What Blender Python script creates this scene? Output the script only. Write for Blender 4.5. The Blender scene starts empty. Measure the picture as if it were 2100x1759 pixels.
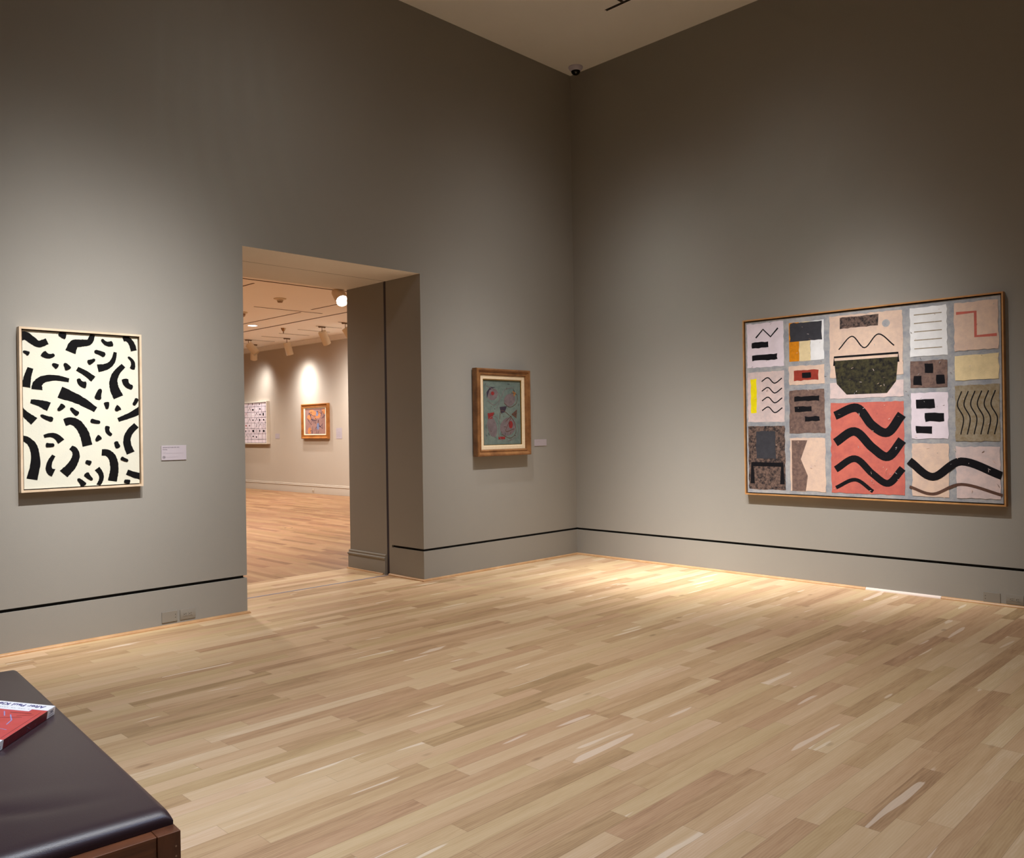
import bpy, bmesh, math, random
from mathutils import Vector, Matrix

C = bpy.context.scene.collection
PI = math.pi

# ------------------------------------------------------------------ camera
cam_d = bpy.data.cameras.new('camera'); cam = bpy.data.objects.new('camera', cam_d); C.objects.link(cam)
yaw, pitch, roll = .7797, .0011, -.0149
fw = Vector((math.cos(pitch)*math.cos(yaw), math.cos(pitch)*math.sin(yaw), math.sin(pitch)))
rt = Vector((math.sin(yaw), -math.cos(yaw), 0)); up = rt.cross(fw)
rt2 = rt*math.cos(roll) + up*math.sin(roll); up2 = -rt*math.sin(roll) + up*math.cos(roll)
M4 = Matrix((rt2, up2, -fw)).transposed().to_4x4(); M4.translation = Vector((-6.8115, -5.7872, 1.3287))
cam.matrix_world = M4
cam_d.sensor_fit = 'HORIZONTAL'; cam_d.sensor_width = 36; cam_d.lens = 1721.85/2100*36
cam_d.clip_start = .05; cam_d.clip_end = 100
bpy.context.scene.camera = cam

# ------------------------------------------------------------------ world, exposure
w = bpy.data.worlds.new('world'); bpy.context.scene.world = w; w.use_nodes = True
w.node_tree.nodes['Background'].inputs[0].default_value = (.05, .05, .05, 1)
w.node_tree.nodes['Background'].inputs[1].default_value = 1
vs = bpy.context.scene.view_settings
vs.view_transform = 'Standard'; vs.look = 'None'; vs.gamma = 1; vs.exposure = 0.0; vs.use_curve_mapping = False

H, HF = 5.076, 3.38            # ceiling heights: this gallery, next gallery
XL, XR, ZD = -3.776, -2.089, 2.724   # doorway jambs and head
T1, T2, T3 = .503, .537, 1.13        # passage: our wall, joint, far wall
XF = 3.22                            # painting wall of the next gallery

# ------------------------------------------------------------------ lights of this gallery, with added floor fill
def spot(name, loc, tgt, power, angle, blend=1.0, col=(1, .93, .83), soft=.04, parent=None):
    d = bpy.data.lights.new(name, 'SPOT'); d.energy = power; d.spot_size = math.radians(angle); d.spot_blend = blend
    d.color = col; d.shadow_soft_size = soft
    o = bpy.data.objects.new(name, d); C.objects.link(o)
    o.location = loc; v = Vector(tgt) - Vector(loc); o.rotation_euler = v.to_track_quat('-Z', 'Y').to_euler()
    return o
WARM = (1, .88, .74); NEUT = (1, .985, .965); COOL = (.80, .88, 1)
def beam(loc, tgt, v, n, col=NEUT, soft=.035):
    """track lamp or added fill with a reflector profile: intensity falls as cos^n off axis"""
    o = spot('track_or_fill_spot', loc, tgt, 131*v, 172, .1, col, soft); d = o.data; d.use_nodes = True; nt = d.node_tree; em = nt.nodes['Emission']
    tc = nt.nodes.new('ShaderNodeTexCoord'); sp = nt.nodes.new('ShaderNodeSeparateXYZ'); nt.links.new(tc.outputs['Normal'], sp.inputs[0])
    ab = nt.nodes.new('ShaderNodeMath'); ab.operation = 'ABSOLUTE'; nt.links.new(sp.outputs[2], ab.inputs[0])
    pw_ = nt.nodes.new('ShaderNodeMath'); pw_.operation = 'POWER'; pw_.inputs[1].default_value = n; nt.links.new(ab.outputs[0], pw_.inputs[0])
    nt.links.new(pw_.outputs[0], em.inputs['Strength']); return o
TY = -2.35; TZ = 4.85; K = 1.0
for x, zt, v, n in ((-5.1, .8, 9.1, 50), (-5.1, 2.2, 1.6, 50), (-4.45, 1.5, 5.2, 50), (-3.8, 2.2, .5, 6), (-1.55, .6, 4.8, 40), (-1.2, 2.2, .8, 14)):
    beam((x, TY, TZ), (x, 0, zt), v*K, n)
for y, zt, v, n in ((-3.1, .8, 9.9, 50), (-2.45, 2.2, .65, 14), (-1.8, -1, 11.5, 50), (-1.15, -1, 9.8, 50), (-1.15, 2.2, 1.3, 30)):
    beam((TY, y, TZ), (0, y, zt), v*K, n)
beam((-5.6, -3.6, TZ), (-6.0, -3.0, 0), 3.8, 24, COOL, .05)
beam((-4.9, -4.2, TZ), (-5.0, -3.3, 0), 2.3, 7)  # added fill to brighten the floor left of centre, no known lamp
beam((-3.0, -2.9, TZ), (-2.8, -2.3, 0), 2.4, 9)  # added fill that lifts the floor towards the right wall
beam((-3.0, -5.0, TZ), (-3.3, -4.0, 0), 1.5, 5)  # added broad fill for the nearer right part of the floor
beam((-7.5, TY, TZ), (-7.5, 0, .8), 4, 30)
beam((-4.4, -5.8, TZ), (-5.9, -3.6, 0), 1.7, 12, (.50, .64, 1), .10)

# ------------------------------------------------------------------ helpers
def tag(o, label=None, cat=None, group=None, kind=None):
    if label: o['label'] = label
    if cat: o['category'] = cat
    if group: o['group'] = group
    if kind: o['kind'] = kind
    return o
def srgb(r, g, b):
    f = lambda c: c/12.92 if c <= .04045 else ((c+.055)/1.055)**2.4
    return (f(r/255), f(g/255), f(b/255), 1)
def obj(name, bm, mats, parent=None, smooth=False, loc=None):
    me = bpy.data.meshes.new(name)
    if bm: bm.normal_update(); bm.to_mesh(me); bm.free()
    for m in (mats if isinstance(mats, (list, tuple)) else [mats]): me.materials.append(m)
    if smooth:
        for p in me.polygons: p.use_smooth = True
        try: me.set_sharp_from_angle(angle=math.radians(35))
        except Exception: pass
    o = bpy.data.objects.new(name, me); C.objects.link(o)
    if parent: o.parent = parent
    if loc: o.location = loc
    return o
def empty(name, loc, rz=0, **k):
    o = bpy.data.objects.new(name, None); C.objects.link(o); o.location = loc; o.rotation_euler = (0, 0, rz)
    o.empty_display_size = .1
    return tag(o, **k)
def box(bm, x0, x1, y0, y1, z0, z1, mi=0, bev=0):
    xs, ys, zs = sorted((x0, x1)), sorted((y0, y1)), sorted((z0, z1))
    v = [bm.verts.new((x, y, z)) for z in zs for y in ys for x in xs]
    fs = [(0, 2, 3, 1), (4, 5, 7, 6), (0, 1, 5, 4), (2, 6, 7, 3), (0, 4, 6, 2), (1, 3, 7, 5)]
    F = [bm.faces.new([v[i] for i in f]) for f in fs]
    for f in F: f.material_index = mi
    if bev:
        es = list({e for f in F for e in f.edges})
        bmesh.ops.bevel(bm, geom=es, offset=bev, segments=2, affect='EDGES', profile=.5)
    return F
def nb(): return bmesh.new()
def bxo(name, a, mat, parent=None, bev=0):
    bm = nb(); box(bm, *a, bev=bev); return obj(name, bm, mat, parent)
def struct(name, bm, mat, smooth=False): return tag(obj(name, bm, mat, smooth=smooth), kind='structure')
def frame_of(p, d):
    d = Vector(d).normalized(); a = Vector((0, 0, 1)) if abs(d.z) < .95 else Vector((1, 0, 0))
    x = a.cross(d).normalized(); return Vector(p), d, x, d.cross(x)
def lathe(bm, p, d, prof, n=32, mi=0, cap0=True, cap1=True):
    """prof: (distance along d, radius) pairs"""
    p, d, x, y = frame_of(p, d); rings = []
    for t, r in prof:
        if r < 1e-6: rings.append([bm.verts.new(p+d*t)]); continue
        rings.append([bm.verts.new(p + d*t + (x*math.cos(2*PI*i/n)+y*math.sin(2*PI*i/n))*r) for i in range(n)])
    for a, b in zip(rings, rings[1:]):
        for i in range(n):
            j = (i+1) % n
            if len(a) == 1 and len(b) == 1: break
            if len(a) == 1: f = bm.faces.new((a[0], b[i], b[j]))
            elif len(b) == 1: f = bm.faces.new((a[i], b[0], a[j]))
            else: f = bm.faces.new((a[i], b[i], b[j], a[j]))
            f.material_index = mi
    if cap0 and len(rings[0]) > 1: bm.faces.new(rings[0]).material_index = mi
    if cap1 and len(rings[-1]) > 1: bm.faces.new(rings[-1][::-1]).material_index = mi
    bmesh.ops.recalc_face_normals(bm, faces=bm.faces)
def sweep(bm, prof, path, closed=False, mi=0):
    """prof (offset to the left of travel, z) swept along horizontal path points with mitred corners"""
    P = [Vector((p[0], p[1], 0)) for p in path]; n = len(P); rings = []
    for i in range(n):
        a = (P[i]-P[i-1]).normalized() if (i > 0 or closed) else None
        b = (P[(i+1) % n]-P[i]).normalized() if (i < n-1 or closed) else None
        a = a or b; b = b or a
        na = Vector((-a.y, a.x, 0)); nbb = Vector((-b.y, b.x, 0)); m = (na+nbb); m = m/(m.dot(na) or 1)
        rings.append([bm.verts.new((P[i].x+m.x*o, P[i].y+m.y*o, z)) for o, z in prof])
    k = len(prof); R = range(n if closed else n-1)
    for i in R:
        A, B = rings[i], rings[(i+1) % n]
        for j in range(k): bm.faces.new((A[j], A[(j+1) % k], B[(j+1) % k], B[j])).material_index = mi
    if not closed: bm.faces.new(rings[0]); bm.faces.new(rings[-1][::-1])
    bmesh.ops.recalc_face_normals(bm, faces=bm.faces)
def pframe(bm, x0, x1, z0, z1, prof, mi=0):
    """rectangular picture frame; prof: closed loop of (inset from outer edge, y); y<0 is toward the room"""
    rings = [[bm.verts.new(q) for q in ((x0+d, y, z0+d), (x1-d, y, z0+d), (x1-d, y, z1-d), (x0+d, y, z1-d))] for d, y in prof]
    k = len(rings)
    for i in range(k):
        A, B = rings[i], rings[(i+1) % k]
        for j in range(4): bm.faces.new((A[j], A[(j+1) % 4], B[(j+1) % 4], B[j])).material_index = mi
    bmesh.ops.recalc_face_normals(bm, faces=bm.faces)

# ------------------------------------------------------------------ materials
MATS = {}
def mat(name, col, rough=.6, var=0, scale=8, metal=0, bump=0, bscale=200, stretch=None, emit=None, spec=.5, var2=None):
    if name in MATS: return MATS[name]
    m = bpy.data.materials.new(name); m.use_nodes = True; nt = m.node_tree; B = nt.nodes['Principled BSDF']
    c = srgb(*col); B.inputs['Base Color'].default_value = c; B.inputs['Roughness'].default_value = rough
    B.inputs['Metallic'].default_value = metal; B.inputs['Specular IOR Level'].default_value = spec
    tc = nt.nodes.new('ShaderNodeTexCoord'); mp = nt.nodes.new('ShaderNodeMapping'); nt.links.new(tc.outputs['Object'], mp.inputs[0])
    if stretch: mp.inputs['Scale'].default_value = stretch
    if var:
        n = nt.nodes.new('ShaderNodeTexNoise'); n.inputs['Scale'].default_value = scale; n.inputs['Detail'].default_value = 6
        n.inputs['Roughness'].default_value = .65
        nt.links.new(mp.outputs[0], n.inputs['Vector'])
        r = nt.nodes.new('ShaderNodeValToRGB'); r.color_ramp.elements[0].position = .36; r.color_ramp.elements[1].position = .64
        c2 = srgb(*var2) if var2 else tuple(max(0, x*(1-var)) for x in c[:3])+(1,)
        c1 = c if var2 else tuple(min(1, x*(1+var)) for x in c[:3])+(1,)
        r.color_ramp.elements[0].color = c2; r.color_ramp.elements[1].color = c1
        nt.links.new(n.outputs[0], r.inputs[0]); nt.links.new(r.outputs[0], B.inputs['Base Color'])
    if bump:
        n2 = nt.nodes.new('ShaderNodeTexNoise'); n2.inputs['Scale'].default_value = bscale; n2.inputs['Detail'].default_value = 3
        nt.links.new(mp.outputs[0], n2.inputs['Vector'])
        b = nt.nodes.new('ShaderNodeBump'); b.inputs['Strength'].default_value = bump; b.inputs['Distance'].default_value = .002
        nt.links.new(n2.outputs[0], b.inputs['Height']); nt.links.new(b.outputs[0], B.inputs['Normal'])
    if emit:
        B.inputs['Emission Color'].default_value = srgb(*emit[0]); B.inputs['Emission Strength'].default_value = emit[1]
    MATS[name] = m; return m

def plank_mat(name, along, ramp, width=.0825, length=.85, rough=.62, sap=.70, satd=1.0):
    m = bpy.data.materials.new(name); m.use_nodes = True; nt = m.node_tree; N = nt.nodes; L = nt.links; B = N['Principled BSDF']
    def math_(op, a, b=None, c=None):
        n = N.new('ShaderNodeMath'); n.operation = op
        for i, v in enumerate((a, b, c)):
            if v is None: continue
            if isinstance(v, (int, float)): n.inputs[i].default_value = v
            else: L.new(v, n.inputs[i])
        return n.outputs[0]
    def comb(x, y, z=0):
        n = N.new('ShaderNodeCombineXYZ')
        for i, v in enumerate((x, y, z)):
            if isinstance(v, (int, float)): n.inputs[i].default_value = v
            else: L.new(v, n.inputs[i])
        return n.outputs[0]
    g = N.new('ShaderNodeTexCoord'); s = N.new('ShaderNodeSeparateXYZ'); L.new(g.outputs['Object'], s.inputs[0])
    X, Y = (s.outputs[0], s.outputs[1]) if along == 'x' else (s.outputs[1], s.outputs[0])
    yw = math_('DIVIDE', Y, width); row = math_('FLOOR', yw); fy = math_('FRACT', yw)
    wn = N.new('ShaderNodeTexWhiteNoise'); wn.noise_dimensions = '1D'; L.new(row, wn.inputs['W'])
    xs = math_('ADD', math_('DIVIDE', X, length), math_('MULTIPLY', wn.outputs['Value'], 91.7))
    vo = N.new('ShaderNodeTexVoronoi'); vo.voronoi_dimensions = '1D'; vo.inputs['Scale'].default_value = 1; L.new(xs, vo.inputs['W'])
    sc = N.new('ShaderNodeSeparateColor'); L.new(vo.outputs['Color'], sc.inputs[0])
    rnd, rnd2 = sc.outputs[0], sc.outputs[1]
    ve = N.new('ShaderNodeTexVoronoi'); ve.voronoi_dimensions = '1D'; ve.feature = 'DISTANCE_TO_EDGE'; ve.inputs['Scale'].default_value = 1; L.new(xs, ve.inputs['W'])
    # long wavy grain, different on each board
    nz = N.new('ShaderNodeTexNoise'); nz.inputs['Scale'].default_value = 1; nz.inputs['Detail'].default_value = 5; nz.inputs['Roughness'].default_value = .6
    nz.inputs['Distortion'].default_value = .6
    L.new(comb(math_('MULTIPLY', X, 2.2), math_('MULTIPLY', Y, 26), math_('MULTIPLY', rnd, 60)), nz.inputs['Vector'])
    fine = N.new('ShaderNodeTexNoise'); fine.inputs['Scale'].default_value = 1; fine.inputs['Detail'].default_value = 3
    L.new(comb(math_('MULTIPLY', X, 14), math_('MULTIPLY', Y, 260), math_('MULTIPLY', rnd2, 40)), fine.inputs['Vector'])
    # cathedral figure
    cw = N.new('ShaderNodeTexWave'); cw.wave_type = 'BANDS'; cw.bands_direction = 'Y'; cw.inputs['Scale'].default_value = 9; cw.inputs['Distortion'].default_value = 9
    cw.inputs['Detail'].default_value = 2; cw.inputs['Detail Scale'].default_value = .7
    L.new(comb(math_('MULTIPLY', X, .7), math_('MULTIPLY', Y, 3.5), math_('MULTIPLY', rnd, 30)), cw.inputs['Vector'])
    t = math_('ADD', math_('MULTIPLY', rnd, .60), math_('MULTIPLY', math_('SUBTRACT', nz.outputs[0], .5), .75))
    t = math_('ADD', t, .16)
    t = math_('ADD', t, math_('MULTIPLY', math_('SUBTRACT', fine.outputs[0], .5), .22))
    t = math_('ADD', t, math_('MULTIPLY', math_('SUBTRACT', cw.outputs[0], .5), .10))
    r = N.new('ShaderNodeValToRGB'); e = r.color_ramp.elements
    while len(e) < len(ramp): e.new(.5)
    for i, (p, c) in enumerate(ramp): e[i].position = p; e[i].color = srgb(*c)
    L.new(t, r.inputs[0])
    # sapwood: pale tongues on some boards
    sn = N.new('ShaderNodeTexNoise'); sn.inputs['Scale'].default_value = 1; sn.inputs['Detail'].default_value = 1.5
    L.new(comb(math_('MULTIPLY', X, 1.5), math_('MULTIPLY', Y, 13), math_('ADD', math_('MULTIPLY', rnd2, 90), 7)), sn.inputs['Vector'])
    sf = N.new('ShaderNodeMapRange'); sf.inputs[1].default_value = sap; sf.inputs[2].default_value = sap+.012; L.new(sn.outputs[0], sf.inputs[0])
    mx = N.new('ShaderNodeMix'); mx.data_type = 'RGBA'; L.new(math_('MULTIPLY', sf.outputs[0], .6), mx.inputs[0]); L.new(r.outputs[0], mx.inputs[6])
    mx.inputs[7].default_value = srgb(*ramp[-1][1])
    # hue drift: pinkish or yellowish boards
    hs = N.new('ShaderNodeHueSaturation'); L.new(mx.outputs[2], hs.inputs['Color']); hs.inputs['Saturation'].default_value = satd
    L.new(math_('ADD', .488, math_('MULTIPLY', rnd2, .018)), hs.inputs['Hue'])
    # small knots
    kv = N.new('ShaderNodeTexVoronoi'); kv.inputs['Scale'].default_value = 1; L.new(comb(math_('MULTIPLY', X, 1.7), math_('MULTIPLY', Y, 4.2), 0), kv.inputs['Vector'])
    kf = N.new('ShaderNodeMapRange'); kf.inputs[1].default_value = .075; kf.inputs[2].default_value = .03; L.new(kv.outputs['Distance'], kf.inputs[0])
    mk = N.new('ShaderNodeMix'); mk.data_type = 'RGBA'; L.new(math_('MULTIPLY', kf.outputs[0], .45), mk.inputs[0]); L.new(hs.outputs[0], mk.inputs[6]); mk.inputs[7].default_value = srgb(118, 88, 60)
    # seams
    edge = math_('MINIMUM', math_('MULTIPLY', math_('MINIMUM', fy, math_('SUBTRACT', 1, fy)), width), math_('MULTIPLY', ve.outputs['Distance'], length))
    gf = N.new('ShaderNodeMapRange'); gf.inputs[1].default_value = .0012; gf.inputs[2].default_value = .0004; L.new(edge, gf.inputs[0])
    mg = N.new('ShaderNodeMix'); mg.data_type = 'RGBA'; L.new(math_('MULTIPLY', gf.outputs[0], .38), mg.inputs[0]); L.new(mk.outputs[2], mg.inputs[6]); mg.inputs[7].default_value = srgb(92, 66, 44)
    L.new(mg.outputs[2], B.inputs['Base Color'])
    B.inputs['Roughness'].default_value = rough; B.inputs['Specular IOR Level'].default_value = .22
    return m

def wood(name, a, b, scale=3, stretch=(1, 1, 14), rough=.4):
    return mat(name, a, rough, var=.3, scale=scale, stretch=stretch, var2=b)

paint = mat('taupe_wall_paint', (151, 147, 140), .75, var=.012, scale=1.2, bump=.25, bscale=350, spec=.3)
paint_far = mat('beige_wall_paint', (186, 174, 160), .7, var=.012, scale=1.2, bump=.2, bscale=350, spec=.3)
paint_jamb = paint
black = mat('reveal_black', (10, 9, 11), .8)  # shade of the reveal groove put into its core's colour; logo print shares it
ceil_m = mat('ceiling_paint', (236, 234, 230), .85, var=.01, scale=2, spec=.2)
ceil_far = mat('ceiling_paint_next_room', (247, 242, 236), .85, spec=.2)
white_trim = mat('white_trim_paint', (228, 222, 216), .45)
OAK = [(.0, (156, 126, 92)), (.25, (188, 157, 119)), (.5, (202, 173, 135)), (.72, (209, 182, 146)), (.9, (219, 195, 164)), (1.0, (236, 219, 198))]
floor_m = plank_mat('pale_oak_strip_floor', 'x', OAK)
AMB = [(.0, (116, 84, 56)), (.3, (148, 112, 78)), (.55, (160, 125, 90)), (.8, (172, 139, 102)), (1.0, (190, 158, 120))]
floor_f = plank_mat('amber_oak_strip_floor', 'y', AMB, sap=.85, rough=.5)
floor_p = plank_mat('passage_oak_floor', 'x', [(a, c) for a, c in OAK], sap=.8)
shoe_m = wood('oak_shoe_moulding', (204, 162, 118), (182, 138, 94), 4, (1, 1, 1))
primer = mat('primed_white_moulding', (226, 208, 198), .6)
strip_m = mat('zinc_strip', (128, 124, 148), .5)
joint_m = mat('rubber_joint', (50, 46, 60), .6)

# ------------------------------------------------------------------ room shell
XB, YB = -10.5, -9.5
bm = nb(); box(bm, XB, .0, YB, 0, -.1, 0); box(bm, XL, XR, 0, T1+.004, -.1, 0); struct('floor', bm, floor_m)
bm = nb(); box(bm, XL, XR, T1+.024, T3+.02, -.1, 0); struct('floor_passage', bm, floor_p)
bm = nb(); box(bm, -7, XF, T3+.02, 16.5, -.1, 0); box(bm, -7, XL, T1+.024, T3+.02, -.1, 0); struct('floor_next_room', bm, floor_f)
bm = nb(); box(bm, XL, XR, T1+.004, T1+.024, -.1, .002); struct('trim_threshold', bm, strip_m)
bm = nb(); box(bm, XB, .3, YB, .0, H, H+.2); struct('ceiling', bm, ceil_m)
bm = nb(); box(bm, -7, XF+.2, T3-.02, 16.7, HF, HF+.2); struct('ceiling_next_room', bm, ceil_far)

GZ0, GZ1, GD = .263, .284, .02       # reveal above the base
# left wall (the wall with the doorway), our half
bm = nb()
def split_wall(bm, x0, x1, groove_in):
    box(bm, x0, x1, 0, T1, GZ1, H if False else ZD)
box(bm, XB, XL, 0, T1, GZ1, ZD); box(bm, XR, .3, 0, T1, GZ1, ZD)
box(bm, XB, .3, 0, T1, ZD, H+.0)
struct('wall_left', bm, paint)
bm = nb(); box(bm, XB, XL, 0, T1, 0, GZ0); box(bm, XR, .3, 0, T1, 0, GZ0); box(bm, XR, XR+.1, .46, T1, GZ0, GZ1); box(bm, XL-.1, XL, .46, T1, GZ0, GZ1)
struct('baseboard_left', bm, paint)
bm = nb(); box(bm, XB, XL-GD, GD, T1-.01, GZ0, GZ1); box(bm, XR+GD, .3-GD, GD, T1-.01, GZ0, GZ1)
struct('trim_reveal_left', bm, black)
# far half of the same wall
bm = nb(); box(bm, -7, XL, T2, T3, 0, ZD); box(bm, XR, XF+.2, T2, T3, 0, ZD); box(bm, -7, XF+.2, T1+.004, T3, ZD, HF+.2)
struct('wall_passage', bm, paint)
bm = nb(); box(bm, XL-.3, XL-.002, T1, T2, 0, ZD); box(bm, XR+.002, XR+.3, T1, T2, 0, ZD)
struct('trim_joint', bm, joint_m)
bm = nb(); box(bm, XL, XR, .001, T1, ZD-.0008, ZD); box(bm, XL, XR, T1+.009, T3, ZD-.0008, ZD); struct('ceiling_passage', bm, ceil_m)
bm = nb(); box(bm, XL, XR, T1, T1+.009, ZD-.0004, ZD); struct('trim_joint_head', bm, joint_m)
# right wall
bm = nb(); box(bm, 0, .3, YB, 0, GZ1, H); struct('wall_right', bm, paint)
bm = nb(); box(bm, 0, .3, YB, 0, 0, GZ0); struct('baseboard_right', bm, paint)
bm = nb(); box(bm, GD, .3, YB, 0, GZ0, GZ1); struct('trim_reveal_right', bm, black)
# walls behind the camera
bm = nb(); box(bm, XB-.2, XB, YB-.2, T1, 0, H+.2); struct('wall_west', bm, paint)
bm = nb(); box(bm, XB, .3, YB-.2, YB, 0, H+.2); struct('wall_south', bm, paint)
# next room
bm = nb(); box(bm, XF, XF+.2, T3, 16.7, -.1, HF+.2); struct('wall_far', bm, paint_far)
bm = nb(); box(bm, -7, XF+.2, 16.5, 16.7, -.1, HF+.2); struct('wall_far_end', bm, paint_far)
bm = nb(); box(bm, -7.2, -7, T1, 16.7, -.1, HF+.2); struct('wall_far_west', bm, paint_far)

# oak quarter-round shoe along every base
def quarter(r): return [(0, 0), (-r, 0), (-r*.97, r*.3), (-r*.8, r*.62), (-r*.5, r*.87), (-r*.2, r*.98), (0, r)]
r_ = .019
bm = nb(); sweep(bm, quarter(r_), [(XB, 0), (XL, 0), (XL, T1)]); struct('trim_shoe_left', bm, shoe_m, True)
bm = nb(); sweep(bm, quarter(r_), [(XR, T1), (XR, 0), (0, 0), (0, -3.042)]); struct('trim_shoe_corner', bm, shoe_m, True)
bm = nb(); sweep(bm, quarter(r_), [(0, -3.044), (0, -3.61)]); struct('trim_shoe_primed', bm, primer, True)
bm = nb(); sweep(bm, quarter(r_), [(0, -3.612), (0, YB)]); struct('trim_shoe_right', bm, shoe_m, True)
# moulded base on the far half of the jamb and in the next room
def base_prof(h, t): return [(0, 0), (-t, 0), (-t, h*.70), (-t*.9, h*.73), (-t*1.25, h*.76), (-t*1.4, h*.80), (-t*1.3, h*.84), (-t*.75, h*.865), (-t*.6, h*.90), (-t*.8, h*.93), (-t*.75, h*.97), (-t*.35, h), (0, h)]
bm = nb(); sweep(bm, base_prof(.187, .016), [(XF, T3), (XR, T3), (XR, T2+.012)]); struct('baseboard_jamb', bm, paint, True)
bm = nb(); sweep(bm, base_prof(.187, .016), [(XL, T2+.012), (XL, T3), (-7, T3)]); struct('baseboard_jamb_left', bm, paint, True)
bm = nb(); sweep(bm, [(a-.016, z) for a, z in quarter(.013)], [(XF, T3), (XR, T3), (XR, T2+.04)]); struct('trim_shoe_jamb', bm, shoe_m, True)
bm = nb(); sweep(bm, base_prof(.205, .018), [(XF, 16.5), (XF, T3)]); struct('baseboard_far', bm, paint_far, True)
# crown moulding of the next room
bm = nb(); sweep(bm, [(0, HF), (-.085, HF), (-.085, HF-.015), (-.07, HF-.025), (-.05, HF-.04), (-.03, HF-.065), (-.02, HF-.075), (-.012, HF-.078), (-.012, HF-.092), (0, HF-.095)], [(XF, 16.5), (XF, T3)])
struct('trim_crown_far', bm, white_trim, True)

# ------------------------------------------------------------------ ceiling slots and tracks
slot_m = mat('slot_shade_pin_metal', (40, 30, 26), .6)
slot_f = mat('slot_shadow_brown', (96, 70, 48), .6)
def slot(x0, y0, x1, y1, z, wd, label, m, group=None, name='ceiling_slot', cat='ceiling slot'):
    t = empty(name, ((x0+x1)/2, (y0+y1)/2, z), 0, label=label, cat=cat, group=group)
    hx, hy = abs(x1-x0)/2, abs(y1-y0)/2
    bm = nb(); box(bm, -max(hx, wd/2)+.002, max(hx, wd/2)-.002, -max(hy, wd/2)+.002, max(hy, wd/2)-.002, -.0015, 0); obj('slot_channel', bm, m, t)  # strip on the surface; shade of the recessed slot is in its dark colour
    bm = nb(); pf = .0025
    if hx > hy: box(bm, -hx, hx, -wd/2-pf, -wd/2, -.004, 0); box(bm, -hx, hx, wd/2, wd/2+pf, -.004, 0)
    else: box(bm, -wd/2-pf, -wd/2, -hy, hy, -.004, 0); box(bm, wd/2, wd/2+pf, -hy, hy, -.004, 0)
    obj('slot_flange', bm, m, t)
    return t
slot(-.833, -1.136, -.833, -2.9, H, .022, 'dark narrow slot in the gallery ceiling pointing at the dome camera', slot_m)
slot(-.848, -1.334, -2.4, -1.334, H, .022, 'dark cross slot cut off at the very top edge of the photo', slot_m)
B_ = 'next-room ceiling'
slot(1.42, 4.2, 1.42, 9.96+2, HF, .03, 'longest continuous thin slot crossing the '+B_, slot_f)
slot(.82, 6.76, .82, 9.2, HF, .018, 'thin ceiling slot left of and parallel to the long one', slot_f)
slot(.795, 6.39, .795, 3.6, HF, .018, 'thin ceiling slot running behind the glowing big spotlight', slot_f)
slot(-1.135, 4.72, -1.135, 6.3, HF, .018, 'short dark ceiling slot at upper left just beyond the doorway head', slot_f)
slot(-.09, 6.67, 1.19, 6.67, HF, .015, 'thin ceiling slot behind the smoke detector, running across', slot_f)
slot(-2.2, 6.70, -.65, 6.70, HF, .015, 'stub of ceiling slot at the left edge of the doorway opening', slot_f)
slot(-1.6, 4.5, .9, 4.5, HF, .03, 'dark slot just beyond the doorway head, ending at the glowing spotlight', slot_f)
TG = 'short lighting tracks across the next-room ceiling'
for x0, x1, y, lb in ((2.04, 2.78, 8.88, 'short lighting track between two cans, no lamp on it, nearer one'),
                      (2.08, 2.79, 9.67, 'short lighting track just beyond the chrome sprinkler, no lamp on it'),
                      (2.07, 2.75, 10.37, 'short lighting track carrying the middle can lamp'),
                      (2.05, 2.82, 11.15, 'short lighting track carrying the sharply tilted left can lamp'),
                      (2.02, 2.60, 8.19, 'short lighting track carrying the fat can lamp right of centre'),
                      (2.02, 2.75, 7.44, 'short lighting track carrying the can lamp cut off by the jamb'),
                      (2.42, 2.82, 11.94, 'short lighting track carrying the farthest can lamp')):
    slot(x0, y, x1, y, HF, .012, lb, slot_f, TG, 'lighting_track', 'track')

# ------------------------------------------------------------------ track lamps in the next room
can_m = mat('cream_enamel', (222, 206, 180), .5); canin = mat('lamp_inside', (60, 55, 50), .6)
stem_m = mat('stem_bronze', (120, 96, 70), .5)
lens_m = mat('lit_lamp_lens', (255, 250, 245), .5, emit=((255, 250, 255), 14))
def can_lamp(x, y, tgt, label, power, angle, drop=.10, R=.078, Ln=.27, lit=False, name='track_lamp', group='cream can lamps on the next-room tracks', col=NEUT, off=0.0):
    t = empty(name, (x, y, HF), 0, label=label, cat='track light', group=group)
    piv = Vector((0, 0, -drop)); d = (Vector(tgt)-Vector((x, y, HF-drop-.1))).normalized()
    bm = nb(); box(bm, -.075, .075, -.014, .014, -.026, -.004, bev=.003); obj('track_adapter', bm, stem_m, t)
    for px_ in (-.055, .055):
        bm = nb(); lathe(bm, (px_, 0, -.026), (0, 0, -1), [(0, .006), (.006, .006)], 10); obj('contact_pin', bm, slot_m, t)
    bm = nb(); lathe(bm, (0, 0, -.026), (0, 0, -1), [(0, .006), (drop-.02, .006)], 12); obj('stem', bm, stem_m, t, True)
    q = piv + d*off
    bm = nb(); lathe(bm, q, d, [(0, 0), (0, R*.93), (.004, R*.99), (.01, R), (Ln, R), (Ln, R*.94), (Ln*.8, R*.90), (Ln*.8, 0)], 40); obj('lamp_can', bm, can_m, t, True)
    bm = nb(); lathe(bm, q+d*(Ln*.8+.001), d, [(0, 0), (0, R*.80), (.004, R*.78), (.006, 0)], 32)
    obj('lamp_lens', bm, lens_m if lit else canin, t, True)
    if power:
        s = beam((0, 0, 0), (0, 0, -1), power/131, angle, col, .035); s.name = 'lamp_beam'; s.parent = t
        s.location = q+d*(Ln+.012); s.rotation_euler = d.to_track_quat('-Z', 'Y').to_euler()
    return t
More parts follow.
